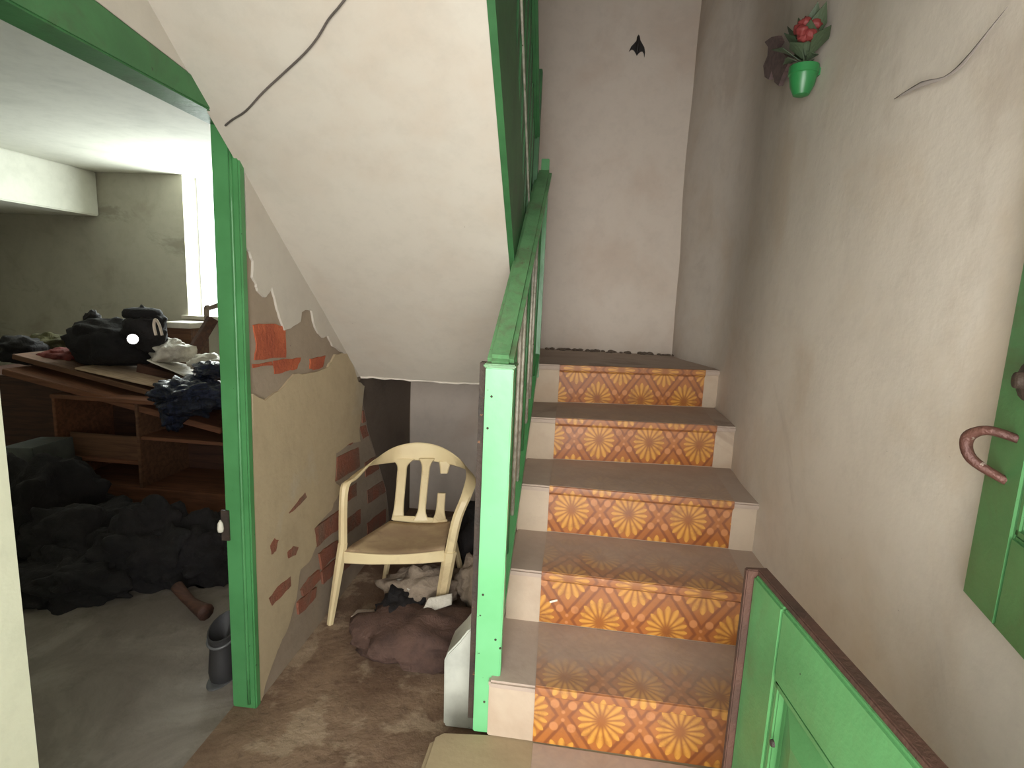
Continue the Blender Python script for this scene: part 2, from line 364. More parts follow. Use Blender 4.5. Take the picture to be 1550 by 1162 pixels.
bricks = [([(384, 492), (408, 490), (432, 493), (433, 516), (433, 541), (405, 543), (386, 545), (389, 520)], 1), ([(383, 551), (412, 547), (414, 553), (384, 557)], 1), ([(414, 546), (437, 543), (456, 541), (450, 558), (432, 562), (416, 566)], 1),
          ([(470, 543), (482, 540), (493, 538), (489, 555), (478, 559), (470, 558)], 1), ([(511, 692), (527, 684), (543, 677), (545, 706), (528, 716), (509, 728)], 2), ([(437, 776), (450, 760), (462, 745), (465, 752), (455, 763), (443, 774)], 0),
          ([(476, 800), (496, 786), (515, 772), (514, 800), (497, 812), (480, 828)], 0), ([(409, 826), (416, 814), (422, 817), (418, 834), (411, 839)], 0), ([(435, 836), (444, 826), (452, 828), (448, 840), (437, 845)], 0),
          ([(407, 905), (420, 888), (440, 872), (441, 886), (428, 901), (412, 917)], 0), ([(484, 838), (497, 828), (512, 818), (511, 838), (498, 850), (488, 862)], 0), ([(457, 893), (470, 874), (484, 862), (486, 876), (474, 890), (460, 902)], 0),
          ([(488, 866), (500, 854), (511, 845), (510, 862), (499, 876), (490, 884)], 0), ([(452, 912), (466, 898), (480, 888), (478, 904), (463, 922), (453, 930)], 0), ([(522, 668), (532, 660), (539, 662), (534, 671), (525, 675)], 0),
          ([(549, 622), (560, 617), (570, 612), (570, 630), (559, 636), (549, 640)], 0), ([(545, 646), (556, 642), (566, 640), (565, 656), (550, 664)], 0), ([(553, 700), (566, 692), (580, 684), (580, 705), (567, 714), (554, 722)], 0),
          ([(516, 745), (528, 738), (540, 730), (540, 750), (528, 758), (516, 765)], 0), ([(556, 742), (570, 733), (584, 724), (584, 744), (570, 754), (557, 762)], 0), ([(520, 790), (533, 780), (546, 770), (546, 792), (534, 802), (521, 812)], 0),
          ([(520, 842), (532, 831), (545, 820), (544, 842), (532, 853), (521, 864)], 0), ([(556, 792), (570, 780), (584, 770), (584, 790), (571, 801), (557, 812)], 0)]
for out, bright in bricks:
    bm = BM(); hid = not bright and out[0][0] < 512; d = random.uniform(.0008, .0015) if hid else random.uniform(-.006, -.003); pts = [atX(x, y, XL+d) for x, y in out]; jp = []
    for i in range(len(pts)):
        for k in range(3): jp.append(pts[i].lerp(pts[(i+1) % len(pts)], k/3)+(Vector((0, random.uniform(-.003, .003), random.uniform(-.003, .003))) if k else Vector((0, 0, 0))))
    prism(bm, jp, (-.012, 0, 0))
    o = link('brick', bm, 'brick' if bright == 1 else 'brick_dark', wl)
    if bright and out[0][0] == 384: tag(o, label='bright orange-red brick bared beside the green door frame')

# right wall: slightly bulging plaster
bm = BM(); ny, nz = 60, 60; g = []
for j in range(nz+1):
    row = []
    for i in range(ny+1):
        y = -.1+(YB+.1)*i/ny; z = ZT*j/nz
        sm = lambda a, b: (lambda q: q*q*(3-2*q))(max(0, min(1, (y-a)/(b-a))))
        x = XR+.006+.014*noise.noise(Vector((y*1.3, z*1.3, 2)))+.045*sm(2.0, 2.72)-.115*sm(2.74, 3.36)-.02*max(0, (y-2.9)/.5)*min(1, z/2)+.005*noise.noise(Vector((y*4, z*3, 5)))
        row.append(bm.verts.new((x, y, z)))
    g.append(row)
for j in range(nz):
    for i in range(ny): bm.faces.new((g[j][i], g[j][i+1], g[j+1][i+1], g[j+1][i]))
wr = link('wall_right', bm, 'wall_white', smooth=True, kind='structure', label='uneven plastered wall along the right side of the stairs')
bm = BM(); box(bm, (XR+.06, -.1, 0), (XR+.2, YB+.1, ZT)); link('wall_core', bm, 'mortar', wr)
def crack(pts, X=XR, w=.007):
    bm = BM(); P = []
    for x, y in pts: P.append(atX(x, y, X-.004))
    tube(bm, [(p.x, p.y, p.z) for p in P], [w*.1]+[w*(.35+.45*(i_ % 2)) for i_ in range(len(P)-2)]+[w*.1], 6, 3)
    for v in bm.verts: v.co.x = X-.006+(v.co.x-X)*.06
    link('crack', bm, 'wall_crack', wr, smooth=True)
M['wall_crack'] = plaster('crack filler', (176, 164, 158), (156, 142, 136))
# back wall
wb = link('wall_back', box(BM(), (XLB, YB, 0), (XR+.2, YB+.12, ZT)), 'wall_back', kind='structure', label='grey-white back wall above and below the stair landing')
# front wall around the entrance the camera stands in
for a, b in (((XLB, -.2, 0), (-.46, -.1, ZT)), ((.50, -.2, 0), (XR+.2, -.0, ZT)), ((-.46, -.2, 1.98), (.50, -.1, ZT))):
    link('wall_front', box(BM(), a, b), 'wall_white', kind='structure')
link('ceiling', box(BM(), (XLB, -.2, ZT), (XR+.2, YB+.12, ZT+.1)), 'ceiling', kind='structure')

# side room shell
link('wall_room_far', box(BM(), (-5.6, 4.8, 0), (-3.46, 5.0, ZR)), 'wall_room', kind='structure', label='dim far wall of the side room left of its window')
link('wall_room_far', box(BM(), (-2.45, 4.8, 0), (XLB, 5.0, ZR)), 'wall_room', kind='structure')
link('wall_room_far', box(BM(), (-3.46, 4.8, 0), (-2.45, 5.0, 1.07)), 'wall_room', kind='structure')
link('wall_room_side', box(BM(), (-5.7, .5, 0), (-5.5, 5.0, ZR)), 'wall_room', kind='structure')
link('wall_room_near', box(BM(), (-5.6, .4, 0), (XLB, .55, ZR)), 'wall_room', kind='structure')
link('wall_room_inner', box(BM(), (XLB, YB+.12, 0), (XLB+.1, 4.9, ZR)), 'wall_room', kind='structure')
link('ceiling', box(BM(), (-5.7, .4, ZR), (XLB, 5.0, ZR+.1)), 'ceiling', kind='structure', label='white ceiling of the side room lit by its window')
link('ceiling_beam', box(BM(), (-5.5, .55, 1.92), (-4.27, 4.8, ZR)), 'ceiling', kind='structure', bevel=.01, label='deep plastered beam under the side room ceiling')
w1 = empty('window_1', (-2.95, 4.9, 1.07), kind='structure', label='overexposed bright window of the side room')
link('window_pane', box(BM(), (-3.46, 4.992, 1.07), (-2.45, 4.997, ZR)), 'glass', w1)
bm = BM(); box(bm, (-3.5, 4.76, 1.045), (-2.4, 4.83, 1.075)); link('window_sill', bm, 'white_trim', w1)

# flight overhead: soffit slab, landing
y0 = .05
bm = BM(); prism(bm, [(XL-.01, 2.51, soff(2.51)), (XL-.01, y0, soff(y0)), (XL-.01, y0, soff(y0)+.22), (XL-.01, 2.51, soff(2.51)+.22)], (.752+.01, 0, 0))
bmesh.ops.subdivide_edges(bm, edges=bm.edges[:], cuts=12, use_grid_fill=True)
for v in bm.verts:
    if v.co.x < -.23 and abs(v.co.z-soff(v.co.y)) < .01: v.co.z += .012*noise.noise(Vector((v.co.x*3, v.co.y*3, 0)))
link('ceiling_underside', bm, 'soffit', smooth='auto', kind='structure', label='smooth white sloping underside of the upper stair flight')
bm = BM(); prism(bm, [(XL-.01, 2.51, .985), (-.213, 2.51, .985), (-.213, 2.66, .985), (XR+.05, 2.77, .985), (XR+.05, YB, .985), (XL-.01, YB, .985)], (0, 0, .094))
link('stair_landing', bm, 'step_dust', kind='structure', label='narrow cement landing at the head of the orange flowered stairs')
bm = BM(); P = []
for k in range(26):
    x = -.96+k*.029; P.append((x, 2.505, .985+random.uniform(-.004, .003)))
tube(bm, P, .005, 6, 2); link('trim_1', bm, 'landing', kind='structure', label='ragged white plaster lip along the bottom of the sloping soffit')
# crumbs of fallen dirt along the back of the landing
bm = BM()
for k in range(90):
    x = random.uniform(-.14, .62); r_ = random.uniform(.004, .014); lump(bm, (x, YB-.006-random.random()**2*.05, 1.081+r_*.3), (r_*1.4, r_, r_*.7), .3, k, 1)
link('dirt_crumbs', bm, 'cement_dark', kind='stuff', label='dark crumbs of dirt along the back of the stair landing', cat='dirt')

# green door frame of the side room doorway
d1 = empty('door_1', (XL-.04, OP1, 0), kind='structure', label='green painted frame of the doorway to the side room')
bm = BM(); hexa(bm, [(XLB, OP1, 0), (XL+.004, OP1, 0), (XL+.004, OP1+.03, 0), (XLB, OP1+.03, 0), (XLB, OP1, 1.85), (XL+.004, OP1, 1.80), (XL+.004, OP1+.03, 1.80), (XLB, OP1+.03, 1.85)])
jb = link('jamb', bm, 'green', d1, bevel=.005, smooth=True)
bm = BM(); tube(bm, [(-.985, OP1-.002, .02), (-.985, OP1-.002, .9), (-.985, OP1-.002, 1.78)], .0055, 8, 4); link('moulding', bm, 'green', jb, smooth=True)
bm = BM(); prism(bm, [(XLB, OP0-.02, 1.845), (XLB, OP1+.03, 1.832), (XLB, OP1+.03, 1.86), (XLB, 1.40, 1.897), (XLB, 1.07, 1.938), (XLB, OP0-.02, 1.955)], (XL+.004-XLB, 0, 0))
link('header', bm, 'green_deep', d1, bevel=.004, smooth=True)
s = empty('strike_plate', (-1.035, OP1-.001, .98)); s.parent = jb; s.location = Vector((-1.035, OP1, .98))-d1.location-Vector((0, 0, 0))
bpy.data.objects.remove(s)
pz = atY(343, 795, OP1-.002)
bm = BM(); box(bm, (pz.x-.016, OP1-.006, pz.z-.05), (pz.x+.010, OP1+.001, pz.z+.05)); sp = link('strike_plate', bm, 'rusty_black', jb, bevel=.001)
bm = BM(); lathe(bm, (pz.x-.014, OP1-.012, pz.z-.02), [(.0, 0), (.008, .002), (.010, .012), (.008, .03), (.002, .04)], 10); link('latch_knob', bm, 'white_trim', jb, smooth=True)

# ================================================================== STAIRS
H = .18
NY = [(2.601, 2.705), (2.271, 2.321), (1.946, 1.929), (1.652, 1.627), (1.363, 1.345), (1.00, .98)]   # nosing depth at runner left / right
NX = [(-.155, .735), (-.155, .71), (-.155, .70), (-.155, .70), (-.165, .70), (-.318, .70)]
def nos(k, x):
    a, b = NY[k]; return a+(b-a)*(x+.04)/.66
st = empty('staircase', (.26, 1.8, 0), label='narrow cement staircase climbing beside the right wall', cat='staircase')
for k in range(5):
    z = .18+(5-k)*H; xa, xb = NX[k]; ov = .016
    if k == 0:
        # front edge of landing + riser below it
        bm = BM(); prism(bm, [(xa, nos(0, xa)+ov, .9), (xb, nos(0, xb)+ov, .9), (xb, nos(0, xb)+.12, .9), (xa, nos(0, xa)+.12, .9)], (0, 0, z-.9-.022)); s = link('step', bm, 'step', st, bevel=.003)
        bm = BM(); prism(bm, [(xa, nos(0, xa), z-.022), (xb, nos(0, xb), z-.022), (xb, nos(0, xb)+.12, z-.022), (xa, nos(0, xa)+.12, z-.022)], (0, 0, .024)); link('tread', bm, 'step_dust', s, bevel=.006, smooth=True)
    else:
        zb = 0 if k == 4 else z-H
        ya = nos(k-1, xa)+.03; yb2 = nos(k-1, xb)+.03
        bm = BM(); prism(bm, [(xa, nos(k, xa)+ov, zb-.02 if k<4 else .18), (xb, nos(k, xb)+ov, zb-.02 if k<4 else .18), (xb, yb2, zb-.02 if k<4 else .18), (xa, ya, zb-.02 if k<4 else .18)], (0, 0, (z-zb if k<4 else H)-.022+(.02 if k<4 else 0))); s = link('step', bm, 'step', st, bevel=.003)
        bm = BM(); prism(bm, [(xa, nos(k, xa), z-.022), (xb, nos(k, xb), z-.022), (xb, yb2, z-.022), (xa, ya, z-.022)], (0, 0, .022)); link('tread', bm, 'step_dust', s, bevel=.006, smooth=True)
# closed side of the flight under the rail
bm = BM(); pts = [(-.150, 1.45, 0), (-.150, 2.64, 0), (-.150, 2.64, .88)]
for k in range(1, 5):
    z = .18+(5-k)*H; pts += [(-.150, NY[k-1][0]+.05, z-.03), (-.150, NY[k][0]+.05, z-.03)]
prism(bm, pts, (.06, 0, 0)); link('side_wall', bm, 'step', st)
bm = BM(); prism(bm, [(-.325, 1.02, 0), (-.31, .98, 0), (XR+.02, .96, 0), (XR+.02, 1.45, 0), (-.13, 1.45, 0), (-.14, 1.40, 0), (-.29, 1.385, 0), (-.318, 1.36, 0)], (0, 0, .18))
link('bottom_slab', bm, 'slab', st, bevel=.014, smooth=True, label='broad dusty bottom step reaching out past the green post')
# flowered runner
ru = empty('stair_runner', (.29, 1.8, .18), label='orange flowered vinyl runner glued up the stairs', cat='stair runner')
RX0 = [-.040, -.040, -.042, -.045, -.037, -.035]; RX1 = [.646, .620, .600, .585, .60, .60]
def quad_strip(P0, P1, v0, v1, mat, name, bend=0):
    """P0,P1: lists of (x,y,z) left and right edges"""
    bm = BM(); up = bm.loops.layers.uv.new('print'); ud = bm.loops.layers.uv.new('depth'); n = len(P0)-1; nx = 8; g = []; cum = [0]
    for j in range(n): cum.append(cum[-1]+(Vector(P0[j+1])-Vector(P0[j])).length)
    for j in range(n+1):
        a, b = Vector(P0[j]), Vector(P1[j]); g.append([(bm.verts.new(a.lerp(b, i/nx)), a.lerp(b, i/nx).x, v0+(v1-v0)*cum[j]/cum[-1], cum[j]/cum[-1]) for i in range(nx+1)])
    for j in range(n):
        for i in range(nx):
            q = (g[j][i], g[j][i+1], g[j+1][i+1], g[j+1][i]); f = bm.faces.new([c[0] for c in q])
            for l, c in zip(f.loops, q): l[up].uv = (c[1]+.061, c[2]); l[ud].uv = (0, c[3])
    solid(bm, geom=bm.faces[:], thickness=.002)
    me_off = ru.location
    return link(name, bm, mat, ru, smooth='auto')
phase = [-.02, .21, .06, -.02, .21]
for k in range(5):
    z = .18+(5-k)*H; a, b = RX0[k], RX1[k]; zb = z-H+.004
    f = lambda x, dy: nos(k, x)+dy
    a2, b2 = RX0[k], RX1[k]
    # riser sheet hugging the nosing lip
    dz = [(.012, 0), (-.0005+.001, -.0015), (-.010, -.003), (-.022, -.002), (-.028, .006), (-.034, .0125), (-.10, .0125), (-(H-.005), .0125)]
    P0 = [(a2, f(a2, .0)+d+(0.006 if i == 0 else 0), z+(.003 if i == 0 else h if i else 0)) for i, (h, d) in enumerate(dz)]
    P1 = [(b2, f(b2, .0)+d+(0.006 if i == 0 else 0), z+(.003 if i == 0 else h if i else 0)) for i, (h, d) in enumerate(dz)]
    quad_strip(P0[::-1], P1[::-1], phase[k], phase[k]+.19, 'print_riser', 'riser_sheet')
    if k:
        up_y0, up_y1 = nos(k-1, a2)+.012, nos(k-1, b2)+.012
        P0 = [(a2+(RX0[k-1]-a2)*t, f(a2, .004)+(up_y0-f(a2, .004))*t, z+.003) for t in [i/6 for i in range(7)]]
        P1 = [(b2+(RX1[k-1]-b2)*t, f(b2, .004)+(up_y1-f(b2, .004))*t, z+.003) for t in [i/6 for i in range(7)]]
        quad_strip(P0, P1, phase[k]+.19, phase[k]+.19+.3, 'print_tread' if k >= 3 else 'print_tread_dusty', 'tread_sheet')
k = 5; a2, b2 = RX0[5], RX1[5]
P0 = [(a2, 1.0+(.372)*t, .183) for t in [i/6 for i in range(7)]]; P1 = [(b2, 1.0+.35*t, .183) for t in [i/6 for i in range(7)]]
quad_strip(P0, P1, .0, .36, 'print_tread', 'tread_sheet')
# paper scrap on a riser
c = atY(838, 911, 1.655); bm = BM(); sheet(bm, [c+Vector((-.012, 0, -.005)), c+Vector((.012, 0, .004)), c+Vector((.011, 0, .010)), c+Vector((-.013, 0, .002))], 4, 2, .001, 3, .001)
at_base('paper_scrap', bm, 'white_trim', label='tiny white scrap stuck on an orange flowered riser', cat='scrap')

# ================================================================== RAILING
rl = empty('stair_railing', (-.17, 1.41, .18), label='green metal railing beside the flowered stairs with a rubbed sloping handrail', cat='railing')
bm = BM(); box(bm, (-.207, 1.39, .18), (-.136, 1.425, 1.214)); po = link('post', bm, 'green_light', rl, bevel=.003, smooth=True, label='bright green post at the foot of the stairs')
bm = BM(); box(bm, (-.228, 1.425, .19), (-.16, 1.455, 1.222)); link('dark_strip', bm, 'rusty_black', po, bevel=.002)  # dark strip showing along the left edge of the post
bm = BM(); box(bm, (-.212, 1.385, 1.2135), (-.13, 1.46, 1.224)); link('cap', bm, 'green_rail', po, bevel=.003)
for px, py in ((738, 648), (744, 600), (731, 900), (757, 981), (750, 968), (733, 1062)):
    q = atY(px, py, 1.3895); bm = BM(); lathe(bm, (q.x, 1.3905, q.z), [(.0035, 0), (.003, .002), (.001, .003)], 8, axis=(0, -1, 0)); link('screw', bm, 'rusty_black', po)
bm = BM(); box(bm, (-.17, 2.57, 1.02), (-.135, 2.605, 1.985)); link('post', bm, 'green', rl, bevel=.002)
hA, hB = Vector((-.172, 1.40, 1.225)), Vector((-.155, 2.575, 1.925))
bm = BM(); beam(bm, hA, hB, .068, .036); hr = link('handrail', bm, 'green_rail', rl, bevel=.012, smooth=True, label='handrail with its green paint rubbed pale')
sl = (hB.z-hA.z)/(hB.y-hA.y)
def railz(y): return hA.z+(y-hA.y)*sl
bm = BM(); beam(bm, (-.158, 1.43, .44), (-.150, 2.57, .44+1.14*sl), .03, .03); link('bottom_rail', bm, 'green', rl, bevel=.003)
for i in range(8):
    y = 1.53+i*.128; x = -.162+.01*(y-1.4); b0 = .44+(y-1.43)*sl
    bm = BM(); tube(bm, [(x, y, b0), (x, y, (b0+railz(y))/2), (x, y, railz(y)-.012)], .0065, 8, 1); link('baluster', bm, 'bare_metal' if i % 3 != 1 else 'green_deep', rl, smooth=True)
bm = BM(); box(bm, (-.205, 2.575, 1.885), (-.165, 2.60, 1.91)); link('bracket', bm, 'green', rl)

# upper flight stringer and rail
ur = empty('stair_railing', (-.2, 1.4, 1.4), label='dark green stringer and railing of the upper flight, rising overhead', cat='railing')
XS = -.213
bm = BM(); y1, y2 = .12, 2.52
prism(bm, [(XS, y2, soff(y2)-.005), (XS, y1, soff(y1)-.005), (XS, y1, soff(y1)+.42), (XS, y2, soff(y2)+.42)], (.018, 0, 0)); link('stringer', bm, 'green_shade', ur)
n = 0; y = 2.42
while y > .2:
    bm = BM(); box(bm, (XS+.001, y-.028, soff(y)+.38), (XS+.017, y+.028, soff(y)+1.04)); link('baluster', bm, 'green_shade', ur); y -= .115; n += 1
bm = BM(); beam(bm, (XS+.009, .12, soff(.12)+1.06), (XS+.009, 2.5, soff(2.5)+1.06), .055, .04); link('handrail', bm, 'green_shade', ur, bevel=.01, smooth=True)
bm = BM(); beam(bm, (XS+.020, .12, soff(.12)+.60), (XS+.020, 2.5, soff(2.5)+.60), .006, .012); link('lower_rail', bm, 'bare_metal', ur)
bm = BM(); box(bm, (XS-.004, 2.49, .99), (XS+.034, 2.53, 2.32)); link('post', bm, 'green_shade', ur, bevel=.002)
bm = BM(); tube(bm, [(XS+.012, 2.40, 1.35), (XS+.012, 1.9, 1.75), (XS+.02, 1.3, 2.3)], .003, 6, 3)
bm.free()

# ================================================================== HALF DOORS (hung at the entrance, folded back)
def half_door(name, free, hinge, z0, z1, label, mat, thick=.024):
    """leaf from hinge (x,y) to free edge (x,y); rails and stiles framing a fielded panel"""
    f = Vector((*free, 0)); h = Vector((*hinge, 0)); d = (h-f).normalized(); nrm = Vector((d.y, -d.x, 0)); 
    if nrm.x > 0: nrm = -nrm            # towards the hall
    L = (h-f).length; r = empty(name, (h.x, h.y, z0), kind='structure', label=label)
    def B(s0, s1, za, zb, n0, n1):
        bm = BM(); P = [f+d*s+nrm*n+Vector((0, 0, z)) for z in (za, zb) for s, n in ((s0, n0), (s1, n0), (s1, n1), (s0, n1))]; return hexa(bm, P)
    link('stile', B(0, .105, z0, z1, 0, thick), mat, r, bevel=.004, smooth=True); link('stile', B(L-.105, L, z0, z1, 0, thick), mat, r, bevel=.004, smooth=True)
    link('rail', B(.105, L-.105, z1-.12, z1, 0, thick), mat, r, bevel=.004, smooth=True); link('rail', B(.105, L-.105, z0, z0+.14, 0, thick), mat, r, bevel=.004, smooth=True)
    link('panel', B(.10, L-.10, z0+.13, z1-.115, .006, thick-.016), mat, r)
    # fielded centre with sloping margins
    bm = BM(); a0, a1, c0, c1, m = .125, L-.125, z0+.16, z1-.14, .045; n0, n1 = thick-.016, thick-.004
    P = [f+d*s+nrm*n0+Vector((0, 0, z)) for s, z in ((a0, c0), (a1, c0), (a1, c1), (a0, c1))]+[f+d*s+nrm*n1+Vector((0, 0, z)) for s, z in ((a0+m, c0+m), (a1-m, c0+m), (a1-m, c1-m), (a0+m, c1-m))]
    hexa(bm, P); link('raised_field', bm, mat, r, bevel=.002)
    for (s0, s1, za, zb) in ((.105, .118, z0+.14, z1-.12), (L-.118, L-.105, z0+.14, z1-.12), (.105, L-.105, z1-.133, z1-.12), (.105, L-.105, z0+.14, z0+.153)):
        link('bead', B(s0, s1, za, zb, thick-.016, thick-.003), mat, r, bevel=.003, smooth=True)
    return r, f, d, nrm, B, L
LZ = .95
r, f, d, nrm, B, L = half_door('door_2', (.362, .945), (.450, .05), .03, LZ-.008, 'lower half of the green entrance door, folded in over the stair foot', 'green_worn')
link('edge_batten', B(-.012, .0, .03, LZ, -.004, .036), 'bare_brown', r, bevel=.002, label='bare brown edge strip')
link('edge_batten', B(-.004, L, LZ-.010, LZ+.001, -.003, .017), 'bare_brown', r, bevel=.002, label='bare brown top edge')
bm = BM(); q = f+d*.13+nrm*.024+Vector((0, 0, LZ-.22)); lathe(bm, q, [(.006, 0), (.005, .004), (.001, .005)], 10, axis=nrm); link('bolt_hole', bm, 'rusty_black', r)
bm = BM(); q = f+d*.17+nrm*.03+Vector((0, 0, LZ-.36)); lathe(bm, q, [(.006, 0), (.005, .004), (.001, .005)], 10, axis=nrm); link('bolt_hole', bm, 'rusty_black', r)
r, f, d, nrm, B, L = half_door('door_3', (.672, .905), (.475, .05), LZ+.01, 1.93, 'upper half of the green entrance door with a rusty pull handle', 'green_worn')
bm = BM(); z = 1.205
hp = [f+d*.075+nrm*.022+Vector((0, 0, z+.025)), f+d*.055+nrm*.052+Vector((0, 0, z+.030)), f+d*.035+nrm*.066+Vector((0, 0, z+.012)), f+d*.04+nrm*.058+Vector((0, 0, z-.018)), f+d*.065+nrm*.022+Vector((0, 0, z-.04))]
tube(bm, hp, [.006, .007, .009, .008, .006], 10, 6); link('door_handle', bm, 'rust', r, smooth=True)
bm = BM(); lathe(bm, f+d*.10+nrm*.034+Vector((0, 0, 1.315)), [(.028, 0), (.026, .004), (.012, .008), (.011, .016), (.002, .018)], 14, axis=nrm); link('lock', bm, 'rusty_black', r, smooth=True)

# ================================================================== CHAIR
base = Vector((-.70, 2.27, 0))
ch = empty('plastic_chair', base, label='cream plastic armchair with a snapped back slat under the stairs', cat='chair')
FLf, FRf, BLf, BRf = Vector((-.928, 2.075, 0)), Vector((-.492, 2.17, 0)), Vector((-.812, 2.41, 0)), Vector((-.44, 2.50, 0))
ax = (FRf-FLf).normalized(); ay = Vector((-ax.y, ax.x, 0)); Zv = Vector((0, 0, 1))
SFL = atY(521, 822, 2.07); SFR = atY(672, 846, 2.16)
sz = (SFL.z+SFR.z)/2
# seat grid: front edge SFL..SFR, back edge
bSL = atY(597, 782, 2.42); bSR = atY(678, 787, 2.48)
print('seat', SFL, SFR, bSL, bSR)
bm = BM(); nx, ny = 14, 12; g = []
for j in range(ny+1):
    row = []; v = j/ny
    for i in range(nx+1):
        u = i/nx; a = Vector((SFL.x, SFL.y, sz)).lerp(Vector((bSL.x-.02, bSL.y, sz-.015)), v); b = Vector((SFR.x, SFR.y, sz)).lerp(Vector((bSR.x+.02, bSR.y, sz-.015)), v); p = a.lerp(b, u)
        p += -ay*.022*(1-(2*u-1)**2)*(1-v); p.z += .012*(abs(2*u-1)**3) - .012*(1-(2*u-1)**2)*sin(pi*v)
        if v < .15: p.z -= .012*(1-v/.15)**2
        row.append(bm.verts.new(p))
    g.append(row)
for j in range(ny):
    for i in range(nx): bm.faces.new((g[j][i], g[j][i+1], g[j+1][i+1], g[j+1][i]))
solid(bm, geom=bm.faces[:], thickness=.006)
link('seat', bm, 'plastic_seat', ch, smooth=True)
bm = BM()
ed = [g for g in ()]
P = [Vector((SFL.x, SFL.y, sz))*(1-u)+Vector((SFR.x, SFR.y, sz))*u - ay*.024*(1-(2*u-1)**2)+Zv*(.0-.024) for u in (0, .25, .5, .75, 1)]
ribbon(bm, P, [Zv]*5, [-ay]*5, [.05, .046, .042, .046, .05], [.007]*5); link('apron', bm, 'plastic_cream', ch, smooth='auto')
# arms and top band in one sweep, from the front left seat corner round the back to the front right one
p0 = atY(519, 822, 2.08); p1 = atY(521, 742, 2.09); p1b = atY(535, 724, 2.16); p2 = atY(563, 700, 2.32); p3 = atY(596, 688, 2.44); p4 = atY(632, 683, 2.475); p5 = atY(668, 688, 2.49); p6 = atY(700, 702, 2.46); p7 = atY(713, 720, 2.34); p8 = atY(707, 747, 2.22); p9 = atY(692, 785, 2.18); p10 = atY(681, 835, 2.17)
out = -ax
bk = ay
PW = [ax, ax, (ax+Zv*.2), (ax*.6+Zv*.7), (Zv+ax*.15), Zv, (Zv-ax*.15), (-ax*.6+Zv*.7)*1, (-ax*.9+Zv*.5), -ax+Zv*.2, -ax, -ax]
PW = [ax, ax, ax+Zv*.3, ax*.7+Zv*.7, Zv+ax*.2, Zv, Zv-ax*.2, Zv*.8-ax*.5, Zv*.45-ax*.7, Zv*.1-ax, -ax, -ax]
PN = [-ay, -ay+Zv*.4, -ay*.4+Zv, -ay*.5+Zv*.4, -ay, -ay, -ay, -ay-ax*.3, -ay*.8-ax*.1+Zv*.1, -ay, -ay, -ay]
bm = BM(); ribbon(bm, [p0, p1, p1b, p2, p3, p4, p5, p6, p7, p8, p9, p10], PW, PN, [.034, .034, .044, .056, .078, .086, .082, .064, .052, .044, .042, .042], [.022, .024, .016, .012, .010, .010, .010, .012, .016, .022, .022, .022], 8)
link('arm_band', bm, 'plastic_cream', ch, smooth='auto')
def slat(top, bot, w, wt, wb, name='back_slat', **kw):
    bm = BM(); P = [top, top.lerp(bot, .12), top.lerp(bot, .3), top.lerp(bot, .7), top.lerp(bot, .88), bot]
    for q, b in zip(P, (0, .006, .012, .012, .008, .0)): q += ay*b
    ribbon(bm, P, [ax]*6, [-ay]*6, [wt, w*1.12, w, w, w*1.12, wb], [.010]*6, 6); return link(name, bm, 'plastic_cream', ch, smooth='auto', **kw)
Yb0, Yb1 = 2.455, 2.45
slat(atY(610, 694, Yb0), atY(602, 786, Yb1), .044, .11, .06)
slat(atY(646, 694, Yb0+.01), atY(637, 787, Yb1+.01), .036, .075, .075)
# snapped slat: stub on the seat, stump under the band
bm = BM(); a, b = atY(668.5, 746, 2.48), atY(665, 790, 2.475); ribbon(bm, [a, a.lerp(b, .5), a.lerp(b, .75), b], [ax]*4, [-ay]*4, [.038, .040, .050, .074], [.010]*4, 5); link('back_slat', bm, 'plastic_cream', ch, smooth='auto', label='snapped stub of a back slat')
bm = BM(); a, b = atY(674, 698, 2.488), atY(672, 716, 2.485); ribbon(bm, [a, a.lerp(b, .5), b], [ax]*3, [-ay]*3, [.06, .044, .036], [.010]*3, 5); link('back_slat', bm, 'plastic_cream', ch, smooth='auto', label='short stump left of the snapped slat')
bm = BM(); ribbon(bm, [atY(595, 784, 2.44), atY(637, 787, 2.465), atY(677, 790, 2.478)], [Zv]*3, [-ay]*3, [.026, .034, .026], [.012]*3, 6); link('back_foot', bm, 'plastic_cream', ch, smooth='auto')
def leg(top, foot, w0, w1, dirw, dep, t0=.026):
    bm = BM(); ribbon(bm, [top, top.lerp(foot, .35), top.lerp(foot, .7), foot], [dirw]*4, [dep]*4, [w0, w0*.95, (w0+w1)/2, w1], [t0, t0, t0*.9, t0*.8], 5); return link('leg', bm, 'plastic_cream', ch, smooth='auto')
leg(p0+Vector((.0, 0, .0)), FLf, .038, .026, ax, -ay); leg(p10, FRf, .056, .042, ax, -ay, .03)
leg(Vector((bSL.x-.0, bSL.y, sz-.02)), BLf, .030, .022, ax, -ay); leg(Vector((bSR.x+.01, bSR.y, sz-.02)), BRf, .030, .024, ax, -ay)

# ================================================================== under the stairs
def heap(name, c, r, mat, label, cat, seed, floor=0.0, amp=.3, group=None, sub=4, freq=2.2, fold=.14):
    bm = BM(); lump(bm, c, r, amp, seed, sub, freq, floor=floor, fold=fold); return at_base(name, bm, mat, smooth=True, label=label, cat=cat, group=group)
heap('sack', (-.50, 2.02, .04), (.24, .20, .085), 'cloth_brown', 'dirty brown sack slumped before the plastic chair', 'sack', 1, fold=.2)
heap('sack', (-.64, 2.14, .05), (.10, .10, .09), 'cloth_black', 'small blackish sack bunched under the chair seat', 'sack', 12, fold=.2)
heap('rag', (-.58, 2.26, .10), (.15, .12, .09), 'cloth_grey', 'dusty grey rag piled beneath the plastic chair', 'rag', 3, fold=.22)
heap('rag', (-.33, 2.34, .10), (.11, .14, .13), 'cloth_grey', 'grey rag heaped between the chair leg and green post', 'rag', 5, fold=.22)
